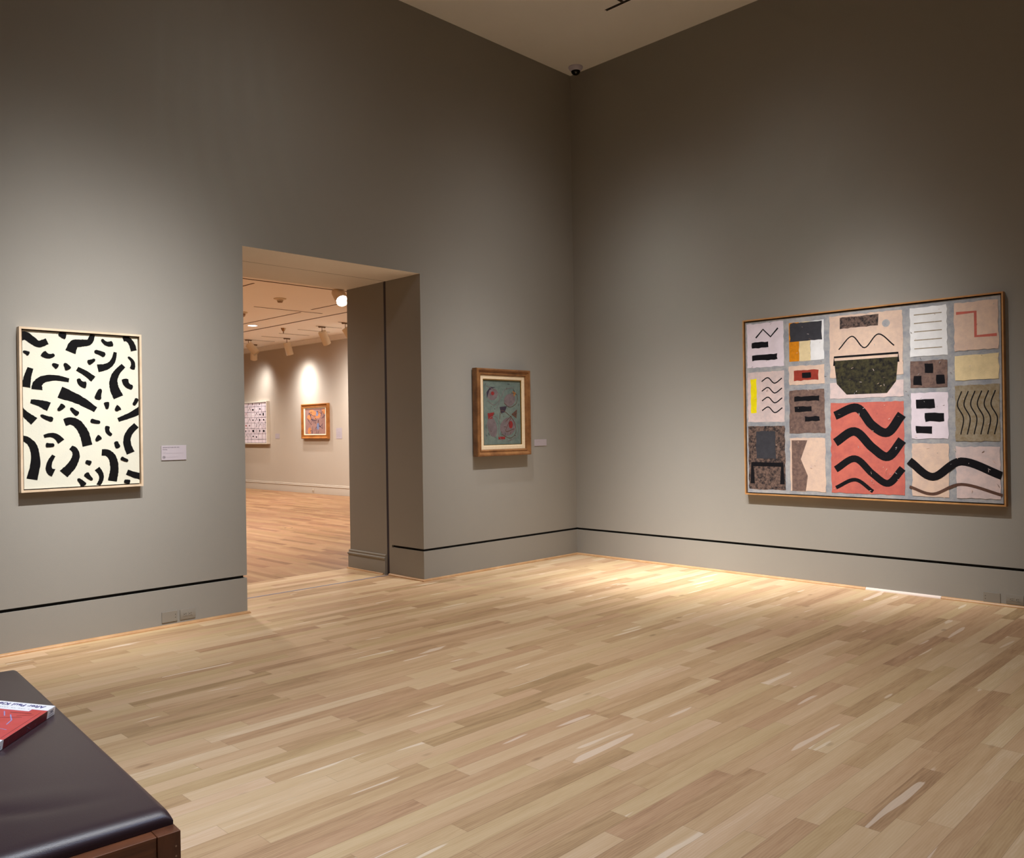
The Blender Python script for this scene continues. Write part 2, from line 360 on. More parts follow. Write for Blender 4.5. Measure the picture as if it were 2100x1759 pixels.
can_lamp(2.174, 11.128, (3.2, 10.05, 1.5), 'most sharply tilted cream can lamp, aimed right, left end of the row', 72, 8)
can_lamp(2.735, 11.928, (3.2, 12.9, 1.2), 'farthest cream can lamp, hanging behind the sharply tilted one', 130, 6)
can_lamp(2.669, 10.372, (3.2, 10.45, 1.5), 'cream can lamp hanging nearly straight down in the middle of the row', 200, 5)
can_lamp(2.15, 8.189, (3.2, 8.5, 1.5), 'fat cream can lamp with oval top showing, second from the jamb', 260, 4)
can_lamp(2.182, 7.445, (3.2, 7.2, 1.6), 'cream can lamp half hidden by the doorway jamb', 240, 4)
dd = Vector((-.231, -.762, -.6)).normalized()
SX, SY, SZ = -.012-dd.x*.225, 4.3-dd.y*.225, 3.247-dd.z*.225
can_lamp(SX, SY, (SX+dd.x*4, SY+dd.y*4, SZ-.1+dd.z*4), 'large glowing spotlight facing the viewer beside the doorway jamb', 30, 4, .03, .092, .27, True, 'ceiling_spotlight', None, NEUT, 0)
# recessed downlight
t = empty('recessed_downlight', (1.071, 8.883, HF), 0, label='small glowing round downlight recessed in the next-room ceiling', cat='ceiling light')
bm = nb(); lathe(bm, (0, 0, -.0), (0, 0, -1), [(0, .098), (.004, .096), (.005, .085), (.0, .084)], 40); obj('trim_ring', bm, can_m, t, True)
bm = nb(); lathe(bm, (0, 0, 0), (0, 0, -1), [(0, 0), (0, .083), (.002, .083), (.002, 0)], 40); obj('diffuser', bm, lens_m, t)
# general downlights of the next room
WARMF = (1, .90, .79)
for i, (x, y) in enumerate(((1.0, 8.88), (-2.0, 6.0), (-2.4, 9.6), (.6, 4.6), (-3.0, 3.2), (1.2, 12.5))):
    s = spot('downlight_beam', (x, y, HF-.03), (x, y, 0), 470, 150, 1, WARMF, .09)
def rounded_detector(loc, label, prof, name, mi=None):
    t = empty(name, loc, 0, label=label, cat='detector'); bm = nb(); lathe(bm, (0, 0, 0), (0, 0, -1), prof[0], 40); obj('housing', bm, can_m, t, True)
    bm = nb(); lathe(bm, (0, 0, 0), (0, 0, -1), prof[1], 32); obj('sensor_cap', bm, mi or can_m, t, True)
det_m = mat('detector_tan', (150, 120, 88), .6)
rounded_detector((-.19, 5.68, HF), 'smoke detector with wide plate on the next-room ceiling', ([(0, .095), (.012, .093), (.02, .07), (.022, .05), (.045, .045), (.05, 0)], [(.05, 0), (.05, .04), (.062, .033), (.066, 0)]), 'smoke_detector', det_m)
rounded_detector((.06, 7.37, HF), 'vented ceiling detector half hidden by the left jamb', ([(0, .10), (.02, .098), (.028, .075), (.03, 0)], [(.03, 0), (.03, .068), (.065, .06), (.085, .03), (.087, 0)]), 'heat_detector', det_m)
t = empty('fire_sprinkler', (1.714, 8.87, HF), 0, label='chrome pendent sprinkler with cup on the next-room ceiling', cat='sprinkler')
chrome = mat('sprinkler_chrome', (150, 120, 90), .15, metal=1)
bm = nb(); lathe(bm, (0, 0, 0), (0, 0, -1), [(0, .05), (.004, .047), (.05, .028), (.06, .02), (.062, 0)], 32); obj('escutcheon', bm, chrome, t, True)
bm = nb(); lathe(bm, (0, 0, -.06), (0, 0, -1), [(0, .009), (.02, .012), (.034, .008), (.044, .006), (.046, .019), (.05, .019), (.051, 0)], 20); obj('deflector', bm, chrome, t, True)

# dome camera in the corner
t = empty('dome_camera', (-.125, -.182, H), 0, label='small dome security camera in the ceiling corner', cat='camera')
bm = nb(); lathe(bm, (0, 0, 0), (0, 0, -1), [(0, .074), (.006, .076), (.012, .074), (.016, .066), (.03, .062), (.04, .052), (.043, .049), (.043, 0)], 48); obj('camera_housing', bm, mat('camera_white', (206, 202, 222), .45), t, True)
bm = nb(); lathe(bm, (0, 0, -.04), (0, 0, -1), [(0, .048)]+[(.044*math.sin(a*PI/20), .048*math.cos(a*PI/20)) for a in range(1, 10)]+[(.044, 0)], 40); dm = obj('dome_cover', bm, mat('smoked_dome', (6, 6, 7), .12), t, True)
bm = nb(); lathe(bm, (0, 0, -.083), (-.3, -.3, -1), [(0, 0), (.0, .006), (.003, .005), (.003, 0)], 16); obj('lens', bm, mat('camera_lens', (50, 50, 52), .2), t)

# ------------------------------------------------------------------ flat art helper
class Art:
    """paint shapes on a canvas slab; local X right, Z up, room toward -Y"""
    def __init__(s, w, h, y, depth=.02, ox=0, oz=0, vert=True):
        s.bm = nb(); s.mats = []; s.w, s.h, s.y, s.k = w, h, y, 0; s.ox, s.oz = ox, oz; s.depth = depth
    def mi(s, m):
        if m not in s.mats: s.mats.append(m)
        return s.mats.index(m)
    def ground(s, m): box(s.bm, s.ox, s.ox+s.w, s.y, s.y+s.depth, s.oz, s.oz+s.h, s.mi(m))
    def P(s, u, v, clip=True):
        if clip: u = min(max(u, 0), s.w); v = min(max(v, 0), s.h)
        return s.bm.verts.new((s.ox+u, s.y-.00025-s.k*.00005, s.oz+v))
    def poly(s, pts, m):
        s.k += 1
        try: f = s.bm.faces.new([s.P(*p) for p in pts]); f.material_index = s.mi(m)
        except ValueError: return
        f.normal_update()
        if f.normal.y > 0: f.normal_flip()
    def rect(s, u0, v0, u1, v1, m, j=0, rnd=random):
        if not j: return s.poly([(u0, v0), (u1, v0), (u1, v1), (u0, v1)], m)
        pts = []
        def side(a, b):
            n = max(2, int(math.hypot(b[0]-a[0], b[1]-a[1])/.03))
            for i in range(n): pts.append((a[0]+(b[0]-a[0])*i/n+rnd.uniform(-j, j), a[1]+(b[1]-a[1])*i/n+rnd.uniform(-j, j)))
        c = [(u0, v0), (u1, v0), (u1, v1), (u0, v1)]
        for i in range(4): side(c[i], c[(i+1) % 4])
        s.poly(pts, m)
    def ell(s, cu, cv, a, b, m, rot=0, a0=0, a1=2*PI, n=36, j=0, rnd=random):
        pts = []
        for i in range(n if a1-a0 > 6.2 else n+1):
            th = a0+(a1-a0)*i/n; r = 1+(rnd.uniform(-j, j) if j else 0)
            x, y = a*r*math.cos(th), b*r*math.sin(th); pts.append((cu+x*math.cos(rot)-y*math.sin(rot), cv+x*math.sin(rot)+y*math.cos(rot)))
        s.poly(pts, m)
    def stroke(s, pts, wd, m, smooth=True, taper=None, round_=False, j=0, rnd=random):
        s.k += 1; P = [Vector(p) for p in pts]
        if smooth and len(P) > 2:
            Q = []; n = 8
            E = [2*P[0]-P[1]]+P+[2*P[-1]-P[-2]]
            for i in range(1, len(E)-2):
                for q in range(n):
                    t = q/n; a, b, c, d = E[i-1:i+3]
                    Q.append(.5*((2*b)+(c-a)*t+(2*a-5*b+4*c-d)*t*t+(3*b-a-3*c+d)*t**3))
            Q.append(P[-1]); P = Q
        n = len(P); L = []; R = []; mi = s.mi(m)
        for i in range(n):
            a = P[max(i-1, 0)]; b = P[min(i+1, n-1)]; d = (b-a).normalized() if (b-a).length > 1e-9 else Vector((1, 0)); nn = Vector((-d.y, d.x))
            t = i/(n-1); h = wd/2*(taper[0]+(taper[1]-taper[0])*t if taper else 1)*(1+(rnd.uniform(-j, j) if j else 0))
            if round_:
                e = min(t, 1-t)*(n-1); h *= min(1, .45+.3*e)
            L.append(s.P(*(P[i]+nn*h))); R.append(s.P(*(P[i]-nn*h)))
        for i in range(n-1):
            try: f = s.bm.faces.new((L[i], R[i], R[i+1], L[i+1]))
            except ValueError: continue
            f.material_index = mi; f.normal_update()
            if f.normal.y > 0: f.normal_flip()
    def finish(s, name, parent, loc=(0, 0, 0)): return obj(name, s.bm, s.mats, parent, loc=loc)
def pm(name, col, var=.1, sc=30, rough=.75, var2=None): return mat('pigment_'+name, col, rough, var=var, scale=sc, var2=var2, bump=.3, bscale=120, spec=.15)

# ------------------------------------------------------------------ black and cream painting (left wall)
ash = wood('pale_ash_frame', (222, 200, 174), (204, 180, 152), 6, (1, 1, 1), .45)
W_, H_ = .735, 1.017
t = empty('abstract_painting', (-4.909, 0, .989), 0, label='tall cream painting covered with black brush marks in a thin pale frame', cat='painting')
bm = nb(); pframe(bm, -W_/2, W_/2, 0, H_, [(0, 0), (0, -.05), (.013, -.05), (.013, -.002), (.013, 0)]); obj('frame', bm, ash, t)
bm = nb(); box(bm, -W_/2+.013, W_/2-.013, -.012, -.003, .013, H_-.013); obj('backing', bm, mat('frame_shadow_gap', (60, 50, 38), .8), t)
cw_, ch_ = W_-.040, H_-.040
cream = pm('cream', (216, 213, 196), .05, 5, var2=(208, 207, 193)); ink = pm('ivory_black', (7, 6, 8), .3, 60)
A = Art(cw_, ch_, -.036, .024, -cw_/2, .020); A.ground(cream)
R = random.Random(11); taken = []
def free(pts, r):
    return all((p[0]-q[0])**2+(p[1]-q[1])**2 > (r+q[2])**2 for p in pts for q in taken)
def shape(kind, cu, cv, L, th, wd):
    d = (math.cos(th), math.sin(th)); nrm = (-d[1], d[0])
    if kind == 'bar': loc = [(-L/2, 0), (0, L*.04), (L/2, 0)]
    elif kind == 'hook': loc = [(-L/2, 0), (-L*.1, -L*.06), (L*.25, 0), (L*.42, L*.16), (L*.44, L*.34)]
    elif kind == 'arc': loc = [(-L/2, 0), (-L*.25, L*.16), (0, L*.22), (L*.25, L*.16), (L/2, 0)]
    elif kind == 'wave': loc = [(-L/2, -L*.1), (-L*.25, L*.08), (0, 0), (L*.25, -L*.08), (L/2, L*.1)]
    else: loc = [(-L/2, 0), (0, 0), (L/2, 0)]
    return [(cu+d[0]*a+nrm[0]*b, cv+d[1]*a+nrm[1]*b) for a, b in loc]
for L, wd, n, kinds in ((.25, .055, 5, ('hook', 'bar')), (.19, .050, 7, ('wave', 'arc', 'hook')), (.12, .042, 9, ('bar', 'hook', 'arc')), (.075, .034, 13, ('bar', 'arc')), (.045, .030, 15, ('bar',))):
    got = 0
    for _ in range(2500):
        if got >= n: break
        cu, cv = R.uniform(.01, cw_-.01), R.uniform(.01, ch_-.01); th = R.uniform(0, 2*PI); k = R.choice(kinds); l = L*R.uniform(.8, 1.15); wi = wd*R.uniform(.75, 1.2)
        P = shape(k, cu, cv, l, th, wi); dense = []
        for a, b in zip(P, P[1:]): dense += [(a[0]+(b[0]-a[0])*q/3, a[1]+(b[1]-a[1])*q/3) for q in range(4)]
        if not free(dense, wi*.5+.014): continue
        if sum(0 < p[0] < cw_ and 0 < p[1] < ch_ for p in P) < len(P)-(1 if L > .1 else 0): continue
        taken += [(p[0], p[1], wi*.5) for p in dense]; got += 1
        ta = R.choice(((.55, 1.3), (1.25, .6), (.8, 1.15), (1.1, .8)))
        A.stroke(P, wi, ink, True, ta, L < .1, .05, R)
A.finish('canvas', t)

# ------------------------------------------------------------------ small picture in oak frame near the corner
oakf = wood('oak_picture_frame', (150, 104, 62), (112, 72, 40), 9, (1, 1, 1), .4)
W_, H_ = .722, .830
t = empty('framed_picture', (-1.127, 0, 1.083), 0, label='grey-green abstract picture in a deep oak frame with cream mat', cat='painting')
bm = nb(); pframe(bm, -W_/2, W_/2, 0, H_, [(0, -.012), (0, -.068), (.004, -.078), (.014, -.08), (.022, -.077), (.03, -.066), (.042, -.061), (.046, -.066), (.054, -.066), (.060, -.056), (.064, -.050), (.064, -.012)]); obj('frame', bm, oakf, t)
bm = nb(); box(bm, -W_/2+.02, W_/2-.02, -.012, 0, .02, H_-.02); obj('backing', bm, mat('frame_back_board', (40, 36, 34), .8), t)
bm = nb(); pframe(bm, -W_/2+.064, W_/2-.064, .064, H_-.064, [(0, -.014), (0, -.052), (.032, -.052), (.040, -.044), (.040, -.014)]); obj('mat_liner', bm, mat('linen_liner', (226, 204, 172), .7, var=.05, scale=60), t)
bm = nb(); pframe(bm, -W_/2+.102, W_/2-.102, .102, H_-.102, [(0, -.03), (0, -.047), (.005, -.046), (.005, -.03)]); obj('gilt_slip', bm, mat('gilt_edge', (150, 116, 48), .35, metal=.6), t)
cw_, ch_ = W_-.214, H_-.214
sage = pm('sage', (112, 124, 116), .12, 14, var2=(92, 106, 102)); umber = pm('umber', (92, 66, 56), .1); brick = pm('brick', (132, 46, 46), .15); plum = pm('plum', (58, 50, 62), .1)
mauve = pm('mauve', (110, 98, 100), .12, 20); ochre = pm('ochre', (150, 104, 60), .1)
A = Art(cw_, ch_, -.036, .02, -cw_/2, .107); A.ground(sage)
R = random.Random(5)
for u, v, a, b, m in ((.13, .48, .07, .055, mauve), (.36, .43, .08, .06, mauve), (.33, .17, .11, .085, mauve), (.12, .17, .06, .10, mauve)): A.ell(u, v, a, b, m, rot=.3, j=.03, rnd=R)
A.poly([(.05, .50), (.10, .55), (.17, .55), (.09, .52), (.055, .44)], plum); A.poly([(.22, .36), (.32, .37), (.29, .31), (.24, .30)], plum)
A.poly([(.38, .29), (.46, .34), (.45, .25)], umber); A.poly([(.06, .30), (.15, .31), (.12, .25), (.07, .24)], brick)
A.ell(.37, .19, .028, .036, brick); A.poly([(.40, .52), (.45, .50), (.42, .46)], ochre); A.rect(.20, .05, .29, .075, brick); A.ell(.13, .49, .022, .018, brick)
for P in ([(.03, .05), (.05, .2), (.12, .27), (.2, .24), (.2, .1), (.26, .03)], [(.22, .24), (.25, .33), (.4, .24), (.44, .12), (.36, .06), (.24, .1)], [(.06, .42), (.15, .38), (.24, .45), (.3, .53), (.42, .55)],
          [(.28, .4), (.36, .36), (.45, .4), (.46, .48), (.38, .5)], [(.05, .56), (.2, .50), (.22, .42), (.18, .34)], [(.32, .03), (.4, .05), (.47, .1), (.48, .2)], [(.1, .14), (.16, .2), (.1, .21), (.1, .08)], [(.3, .22), (.38, .27), (.3, .13), (.42, .15)]):
    A.stroke(P, .0055, R.choice((umber, plum, mauve, umber)), True)
for _ in range(46):
    u, v, th = R.uniform(.02, cw_-.02), R.uniform(.02, ch_-.02), R.uniform(0, PI); l = R.uniform(.01, .03)
    A.stroke([(u, v), (u+l*math.cos(th), v+l*math.sin(th))], .004, R.choice((plum, umber, sage, umber)), False)
A.finish('picture', t)

# ------------------------------------------------------------------ large patchwork painting (right wall)
W_, H_ = 2.065, 1.545
t = empty('abstract_painting', (0, -3.0365, .725), -PI/2, label='large wide pink and black patchwork painting in a thin wood strip frame', cat='painting')
strip_f = wood('honey_strip_frame', (196, 146, 92), (170, 120, 72), 6, (1, 1, 1), .45)
bm = nb(); pframe(bm, -W_/2, W_/2, 0, H_, [(0, 0), (0, -.05), (.011, -.05), (.011, -.002), (.011, 0)]); obj('frame', bm, strip_f, t)
bm = nb(); box(bm, -W_/2+.011, W_/2-.011, -.012, -.003, .011, H_-.011); obj('backing', bm, MATS['frame_shadow_gap'], t)
cw_, ch_ = W_-.040, H_-.040
bluegrey = pm('blue_grey', (172, 170, 170), .2, 14, var2=(138, 142, 150)); pink = pm('shell_pink', (216, 194, 190), .1, 16, var2=(196, 180, 180)); peach = pm('peach', (220, 192, 172), .08, 16, var2=(204, 178, 164))
sal = pm('salmon', (200, 108, 94), .12, 12, var2=(180, 96, 88)); coal = pm('coal', (16, 15, 20), .2, 40); soot = pm('soot_scumble', (36, 34, 38), .5, 45, var2=(120, 98, 88)); white = pm('chalk', (228, 228, 230), .06, 8)
tan = pm('sand', (222, 202, 160), .1, 10); orange = pm('orange_ochre', (206, 130, 24), .12); yellow = pm('lemon', (232, 216, 20), .08, 14); rust = pm('rust', (150, 58, 46), .15, 18); taupe = pm('brown_scumble', (128, 104, 94), .3, 35, var2=(98, 80, 76))
olive = pm('olive_scumble', (136, 120, 94), .25, 35, var2=(158, 146, 126)); lilac = pm('lilac_white', (222, 210, 220), .06, 9); char = pm('slate', (58, 58, 64), .12, 20); moss = pm('moss_scumble', (28, 26, 28), .3, 30, var2=(70, 66, 44))
A = Art(cw_, ch_, -.036, .024, -cw_/2, .020); A.ground(bluegrey); R = random.Random(3)
Rr = lambda a, b, c, d, m: A.rect(a, b, c, d, m, .004, R)
cols = [(.015, .36), (.405, .715), (.765, 1.345), (1.40, 1.665), (1.715, 2.01)]
# column one
Rr(.015, 1.10, .36, 1.485, lilac); Rr(.015, .62, .36, 1.06, pink); Rr(.015, .03, .36, .585, soot)
Rr(.06, 1.16, .30, 1.21, coal); Rr(.06, 1.27, .22, 1.32, coal); A.stroke([(.10, 1.36), (.17, 1.43), (.24, 1.36), (.31, 1.43)], .014, coal, False)
Rr(.045, .70, .10, 1.0, yellow)
for i in range(4): A.stroke([(.15, .72+i*.085), (.21, .75+i*.085), (.27, .70+i*.085), (.34, .74+i*.085)], .010, coal, True)
Rr(.09, .30, .27, .54, char); A.stroke([(.05, .08), (.05, .25), (.33, .25), (.33, .08)], .042, coal, False)
# column two
A.poly([(.41, 1.13), (.41, 1.46), (.50, 1.46), (.50, 1.13)], orange); Rr(.50, 1.13, .60, 1.46, tan); Rr(.60, 1.13, .715, 1.46, white); Rr(.42, 1.30, .70, 1.455, char)
Rr(.405, .93, .715, 1.09, peach); Rr(.45, .965, .665, 1.05, rust); Rr(.52, .985, .60, 1.03, coal)
Rr(.405, .52, .715, .885, taupe); Rr(.45, .79, .67, .83, coal); Rr(.45, .70, .60, .745, coal); Rr(.54, .62, .67, .66, coal)
Rr(.405, .03, .715, .48, peach); A.poly([(.42, .03), (.42, .46), (.56, .46), (.50, .30), (.56, .16), (.54, .03)], taupe)
# column three
Rr(.765, .97, 1.345, 1.475, peach); Rr(.765, .80, 1.345, .93, pink); Rr(.765, .03, 1.345, .765, sal)
Rr(.85, 1.37, 1.16, 1.46, soot); A.poly([(.90, .83), (1.22, .83), (1.29, .92), (1.31, 1.11), (.80, 1.11), (.82, .92)], moss)
A.stroke([(.80, 1.07), (.80, 1.14), (1.31, 1.14), (1.31, 1.07)], .016, coal, False)
A.stroke([(.84, 1.20), (.95, 1.30), (1.05, 1.20), (1.16, 1.30), (1.28, 1.20)], .010, coal, True); A.ell(1.22, 1.38, .03, .03, bluegrey)
A.stroke([(.80, .66), (.98, .72), (1.10, .58), (1.22, .52), (1.33, .66)], .07, coal, True); A.stroke([(.80, .44), (.96, .53), (1.10, .40), (1.22, .33), (1.33, .46)], .07, coal, True)
A.stroke([(.80, .22), (.96, .31), (1.10, .19), (1.22, .12), (1.33, .24)], .055, coal, True); A.stroke([(.80, .07), (.96, .14), (1.10, .05)], .03, coal, True)
# column four
Rr(1.40, 1.10, 1.665, 1.475, white); Rr(1.40, .86, 1.665, 1.065, taupe); Rr(1.40, .47, 1.665, .82, lilac); Rr(1.40, .03, 1.665, .435, peach)
for i in range(5): A.stroke([(1.43, 1.16+i*.065), (1.63, 1.16+i*.065)], .007, olive, False)
for a in range(3): Rr(1.42+a*.082, .88+(a % 2)*.09, 1.48+a*.082, .95+(a % 2)*.09, coal)
Rr(1.435, .70, 1.57, .77, coal); Rr(1.50, .60, 1.635, .665, coal); Rr(1.435, .51, 1.55, .565, coal)
# column five
Rr(1.715, 1.12, 2.01, 1.475, peach); Rr(1.715, .90, 2.01, 1.085, tan); Rr(1.715, .45, 2.01, .865, olive); Rr(1.715, .03, 2.01, .41, pink)
A.stroke([(1.73, 1.40), (1.86, 1.40), (1.86, 1.22), (2.0, 1.22)], .022, sal, False)
for i in range(6): A.stroke([(1.75+i*.045, .50), (1.77+i*.045, .62), (1.73+i*.045, .72), (1.76+i*.045, .82)], .008, coal, True)
A.stroke([(1.38, .30), (1.55, .18), (1.75, .30), (2.02, .20)], .06, coal, True); A.stroke([(1.38, .10), (1.55, .05), (1.75, .13), (2.02, .06)], .022, umber, True)
for _ in range(140):
    u, v, th = R.uniform(.02, cw_-.02), R.uniform(.02, ch_-.02), R.uniform(0, PI); l = R.uniform(.006, .02)
    A.stroke([(u, v), (u+l*math.cos(th), v+l*math.sin(th))], R.uniform(.0015, .004), R.choice((bluegrey, taupe, pink, peach)), False)
A.finish('canvas', t)

# ------------------------------------------------------------------ pictures in the next room (wall x = XF)
t = empty('abstract_painting', (XF, 12.90, 1.085), -PI/2, label='pale pink and black grid painting in white frame, cut off by left jamb', cat='painting')
W_, H_ = 1.55, 1.01; wf = mat('white_float_frame', (226, 218, 204), .5)
bm = nb(); pframe(bm, -W_/2, W_/2, 0, H_, [(0, 0), (0, -.085), (.022, -.085), (.022, -.002), (.022, 0)]); obj('frame', bm, wf, t)
bm = nb(); box(bm, -W_/2+.022, W_/2-.022, -.012, -.003, .022, H_-.022); obj('backing', bm, MATS['frame_shadow_gap'], t)
cw_, ch_ = W_-.062, H_-.062; A = Art(cw_, ch_, -.07, .055, -cw_/2, .031); A.ground(lilac); R = random.Random(8)
for i in range(9):
    u = .08+i*.17; A.stroke([(u, 0), (u+R.uniform(-.01, .01), .5), (u, ch_)], .009, coal, True, None, False, .4, R)
for i in range(7):
    v = .08+i*.13; A.stroke([(0, v), (.5, v+R.uniform(-.01, .01)), (1.0, v), (cw_, v)], .007, coal, True, None, False, .5, R)
acc = [coal, coal, coal, rust, char, white, mauve]
for i in range(9):
    for q in range(7):
        u, v = .10+i*.17, .10+q*.13; m = R.choice(acc); k = R.randrange(5)
        if k == 0: A.rect(u+.03, v+.02, u+.03+R.uniform(.02, .09), v+.02+R.uniform(.02, .07), m)
        elif k == 1: A.stroke([(u+.02, v+.02), (u+.08, v+.09), (u+.12, v+.03)], .010, m)
        elif k == 2: A.ell(u+.07, v+.05, .03, .02, m)
        elif k == 3:
            for z in range(3): A.stroke([(u+.03, v+.02+z*.03), (u+.11, v+.02+z*.03)], .008, m, False)
A.finish('canvas', t)
W_, H_ = 1.055, .765
t = empty('framed_picture', (XF, 10.13, 1.20), -PI/2, label='orange and blue-grey picture in gilt-brown frame, brightly lit next room wall', cat='painting')
gf = wood('gilt_brown_frame', (176, 112, 52), (140, 84, 36), 8, (1, 1, 1), .35)
bm = nb(); pframe(bm, -W_/2, W_/2, 0, H_, [(0, 0), (0, -.055), (.008, -.065), (.02, -.065), (.035, -.048), (.06, -.044), (.075, -.05), (.085, -.044), (.085, 0)]); obj('frame', bm, gf, t)
bm = nb(); pframe(bm, -W_/2+.085, W_/2-.085, .062, H_-.062, [(0, -.002), (0, -.042), (.04, -.034), (.04, -.002)]); obj('mat_liner', bm, mat('cream_liner', (238, 226, 200), .6), t)
bm = nb(); box(bm, -W_/2+.08, W_/2-.08, -.010, -.001, .05, H_-.05); obj('backing', bm, MATS['frame_back_board'], t)
cw_, ch_ = W_-.25, H_-.204; A = Art(cw_, ch_, -.028, .016, -cw_/2, .102); R = random.Random(21)
ora = pm('burnt_orange', (200, 132, 84), .1, 12); blu = pm('dusty_blue', (124, 134, 168), .1, 12); rose = pm('rose_grey', (156, 120, 112), .1, 12); ln = pm('indigo_line', (48, 44, 66), .1)
A.ground(rose)
for _ in range(11): A.ell(R.uniform(.05, cw_-.05), R.uniform(.05, ch_-.05), R.uniform(.04, .12), R.uniform(.03, .08), R.choice((ora, blu, ora)), R.uniform(0, PI), j=.08, rnd=R)
for _ in range(13):
    u, v = R.uniform(.05, cw_-.1), R.uniform(.05, ch_-.1); A.stroke([(u, v), (u+R.uniform(-.08, .1), v+R.uniform(0, .1)), (u+R.uniform(0, .16), v+R.uniform(-.1, .12)), (u+R.uniform(.05, .2), v+R.uniform(-.05, .16))], .010, ln)
A.finish('picture', t)

# ------------------------------------------------------------------ lettering
def text_obj(name, body, size, m, parent, loc, rot=None, mtx=None, align='LEFT', ext=.0002, sx=1, bold=0):
    cu = bpy.data.curves.new(name, 'FONT'); cu.body = body; cu.size = size; cu.extrude = ext; cu.align_x = align; cu.offset = bold
    tmp = bpy.data.objects.new('tmp', cu); C.objects.link(tmp); bpy.context.view_layer.update()
    me = bpy.data.meshes.new_from_object(tmp.evaluated_get(bpy.context.evaluated_depsgraph_get()))
    bpy.data.objects.remove(tmp); me.materials.clear(); me.materials.append(m)
    X = mtx if mtx else (Matrix.Translation(loc) @ Matrix.Rotation(PI/2, 4, 'X'))
    me.transform(X @ Matrix.Diagonal((sx, 1, 1, 1)))
    o = bpy.data.objects.new(name, me); C.objects.link(o); o.parent = parent; return o
card = mat('label_card', (178, 168, 175), .6); inkt = mat('label_ink', (60, 54, 62), .7)
def wall_label(loc, rz, w, h, label, lines, logo=None, thick=.005, group=None):
    t = empty('wall_label', loc, rz, label=label, cat='label')
    bm = nb(); box(bm, -w/2, w/2, -thick, 0, 0, h, bev=.0006); obj('card', bm, card, t)
    for i, (txt, x, z, sz) in enumerate(lines): text_obj('lettering', txt, sz, inkt, t, (-w/2+x, -thick-.0003, z))
    if logo:
        bm = nb(); x, z, r = logo; y = -thick-.0004; n = 28
        ring = [[bm.verts.new((-w/2+x+q*math.cos(2*PI*i/n), y, z+q*math.sin(2*PI*i/n))) for i in range(n)] for q in (r, r*.8)]
        for i in range(n): bm.faces.new((ring[0][i], ring[0][(i+1) % n], ring[1][(i+1) % n], ring[1][i]))
        for pts in ([(-.6, -.3), (-.25, .5), (.0, .3), (-.25, -.3)], [(-.1, .2), (.3, .35), (.6, -.35), (.25, -.45), (.15, .0)]):
            bm.faces.new([bm.verts.new((-w/2+x+a*r, y, z+b*r)) for a, b in pts])
        obj('logo', bm, black, t)
    return t
wall_label((-4.3115, 0, 1.1545), 0, .175, .101, 'pale label card with round logo beside the tall cream painting',
           [('ADOLPH GOTTLIEB 1903\u20131974', .009, .085, .0085), ('Running', .009, .071, .0095), ('--', .009, .063, .005), ('\u2014\u2014\u2014 \u2014\u2014', .009, .055, .004),
            (' '.join(['\u2014'*k for k in (5, 3, 8, 2, 7, 5, 3, 2)]), .009, .046, .0040), (' '.join(['\u2014'*k for k in (3, 4, 2, 5, 4)]), .030, .0195, .0045)], (.017, .021, .0095))
wall_label((-.553, 0, 1.163), 0, .178, .066, 'small pale label card right of the oak-framed picture, near the corner',
           [('\u2014'*4+' '+'\u2014'*3, .016, .05, .008), ('\u2014'*5+' '+'\u2014'*3, .016, .039, .0085), ('\u2014'*2, .016, .029, .005), ('\u2014\u2014 \u2014\u2014\u2014\u2014 \u2014\u2014\u2014', .016, .013, .0045)])
wall_label((XF, 11.79, 1.206), -PI/2, .19, .118, 'small label card between the two pictures of the next room',
           [('\u2014'*4, .015, .09, .012), ('\u2014'*7, .015, .06, .010)], None, .004)
wall_label((XF, 9.26, 1.197), -PI/2, .21, .228, 'tall text label right of the gilt-brown framed picture', [('\u2014'*5, .02, .19, .014), ('\u2014'*3, .02, .17, .014)]+[('\u2014'*13, .02, .145-i*.013, .010) for i in range(9)], None, .004)

